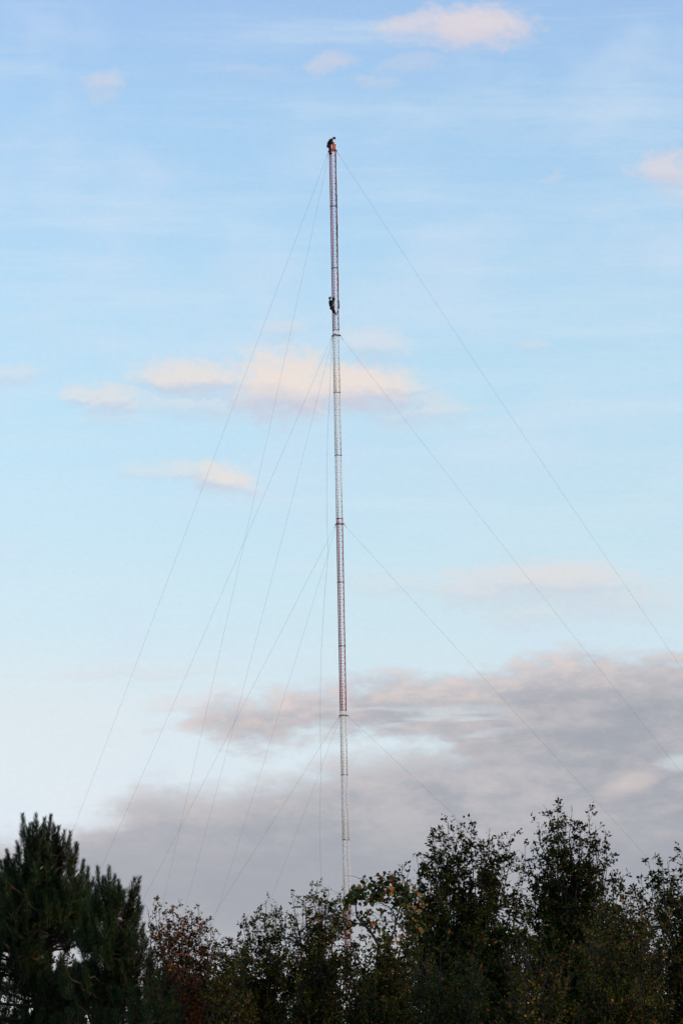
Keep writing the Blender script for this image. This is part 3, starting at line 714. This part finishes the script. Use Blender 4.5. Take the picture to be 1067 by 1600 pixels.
# pines: upright bottle brush shoots at the end of every branch
def pine(label, base, topz, limbs, group, trunk=.12, lean=(0, 0)):
    """limbs: list of (attach height, tip point, [brush tips])"""
    root = empty('pine_tree', (base[0], base[1], 0), label, 'tree', group); B = np.array([base[0], base[1], 0.])
    w = MB(); NP = []; ND = []; NS = []
    tp = np.array([lean[0], lean[1], topz]); P = jit(bez(np.array([0, 0, -.1]), np.array([lean[0] * .3, lean[1] * .3, topz * .5]), tp, 14), .02)
    w.tube(P, list(np.linspace(trunk, .012, 14)), 8, False)
    def on(z): return np.array([np.interp(z, P[:, 2], P[:, i]) for i in range(3)])
    def brush(p, d, ln, dens=1.0):
        d = unit(d); e = p + d * ln; n = int(ln * 600 * dens); w.tube([p, p.copy() * .5 + e * .5, e], [.010, .009, .007], 5, False)
        t = RNG.uniform(0.0, 1.0, n) ** .85; a = RNG.uniform(0, 2 * math.pi, n)
        s = unit(np.cross(d, RNG.normal(size=3))); u = np.cross(d, s)
        rad = np.cos(a)[:, None] * s + np.sin(a)[:, None] * u
        k = (.85 - .5 * t + RNG.uniform(-.12, .2, n))[:, None]       # young needles near the tip lie forward
        ND.append(d * (1 - k * .55) + rad * k + RNG.normal(size=(n, 3)) * .08 + np.array([0, 0, .06])); NP.append(p + d * (t * ln)[:, None]); NS.append((.155 - .05 * t) * RNG.uniform(.8, 1.15, n))
    for z, tip in limbs:
        tip = np.array(tip) - B; st = on(min(z, topz - .15)); v = tip - st; hl = np.linalg.norm(v[:2])
        mid = st + np.array([v[0] * .7, v[1] * .7, v[2] * .2]); Q = jit(bez(st, mid, tip, 9), .02)
        w.tube(Q, list(np.linspace(.012 + hl * .018, .008, 9)), 6, False)
        dt = unit(Q[-1] - Q[-2]) * .5 + np.array([0, 0, .9]); l0 = RNG.uniform(.5, .75)
        brush(Q[-1] - unit(dt) * l0 * .95, dt, l0)
        L = np.linalg.norm(v); m = int(L / (.42 if tip[2] > topz - .75 else .24)) + 1
        for i in range(m):
            f = RNG.uniform(.3, .97); q = np.array([np.interp(f * 8, range(9), Q[:, c]) for c in range(3)])
            a_ = RNG.uniform(0, 6.3); ln = RNG.uniform(.22, .55) * (1.2 - .5 * f)
            o_ = np.array([math.cos(a_), math.sin(a_), RNG.uniform(.1, .7)]) * ln; o_[:2] -= .5 * ln * v[:2] / max(hl, .3); r = q + o_; bl = RNG.uniform(.26, .46)
            r[2] -= max(0, r[2] + bl * .9 - tip[2] + .12)
            w.tube([q, (q + r) / 2, r], [.009, .008, .007], 5, False)
            bd = np.array([o_[0] * .5, o_[1] * .5, ln * 1.3 + .25]); brush(r - unit(bd) * .08, bd, bl, .9)
    brush(tp - np.array([0, 0, .45]), np.array([0, 0, 1.]), .55)
    NPc = np.concatenate(NP); NDc = np.concatenate(ND); S = np.concatenate(NS)
    w.build('trunk', M_PBARK, root); link('crown', leaf_mesh('crown', NPc, NDc, S, M_NEED, wid=.058, curl=.05), root)
    NL[label[:12]] = len(NPc)
def plimbs(px, depth, drop, spread=.7):
    o = []
    for x, y in px:
        y += 8
        t = at(x, y, depth + RNG.uniform(-spread, spread)); o.append((t.z - drop * RNG.uniform(.7, 1.3), t))
    return o
DP = 72
bx = xb(62, DP); tz = at(58, 1282, DP).z
L = plimbs([(36,1268),(70,1274),(80,1270),(92,1288),(101,1294),(110,1297),(121,1316),(98,1320),(46,1290),(84,1305)], DP, .7, .35)
L += plimbs([(12,1324),(22,1345),(2,1342),(-15,1350),(30,1320),(131,1340),(138,1352),(146,1368),(124,1372),(112,1345),(60,1330),(40,1365),(90,1350)], DP, .9, .8)
L += plimbs([(52,1282),(64,1290),(75,1292),(88,1300),(100,1312),(56,1305),(72,1318),(112,1322),(45,1310),(40,1325),(95,1330),(8,1340),(16,1355),(128,1352),(60,1345),(78,1342)], DP, .6, .5)
L += plimbs([(RNG.uniform(-70, 32), RNG.uniform(1352, 1450)) for _ in range(16)] + [(140,1376),(150,1392),(146,1410),(136,1396),(156,1420),(128,1385),(20,1372),(8,1362),(28,1390)], DP, .5, .9)
L += plimbs([(RNG.uniform(-50, 150), RNG.uniform(1345, 1500)) for _ in range(50)], DP, .6, 1.3)
L += plimbs([(RNG.uniform(-80, 170), RNG.uniform(1500, 1620)) for _ in range(44)], DP, .45, 1.5)
pine('large dark green pine with upright needle shoots at the left edge', bx, tz, L, 'pines at the left', .11, (-.05, 0))
bx = xb(172, 70); tz = at(169, 1364, 70).z
L = plimbs([(153,1352),(161,1366),(180,1364),(186,1372),(206,1388),(217,1398),(150,1380),(196,1410),(176,1395)], 70, .6, .3)
L += plimbs([(165,1368),(158,1378),(173,1376),(188,1388),(168,1390),(155,1396),(184,1400)], 70, .5, .3)
L += plimbs([(RNG.uniform(125, 215), RNG.uniform(1410, 1500)) for _ in range(26)] + [(224,1440),(230,1462),(238,1480),(215,1420),(222,1480),(205,1440),(240,1500),(256,1520),(270,1545),(150,1392),(147,1405),(285,1570),(262,1560)], 70, .5, .8)
L += plimbs([(RNG.uniform(100, 280), RNG.uniform(1500, 1620)) for _ in range(30)], 70, .5, 1.3)
pine('smaller pine crown with upright shoots right of the large pine', bx, tz, L, 'pines at the left', .09, (0, 0))
print('LEAVES', NL, sum(NL.values()))
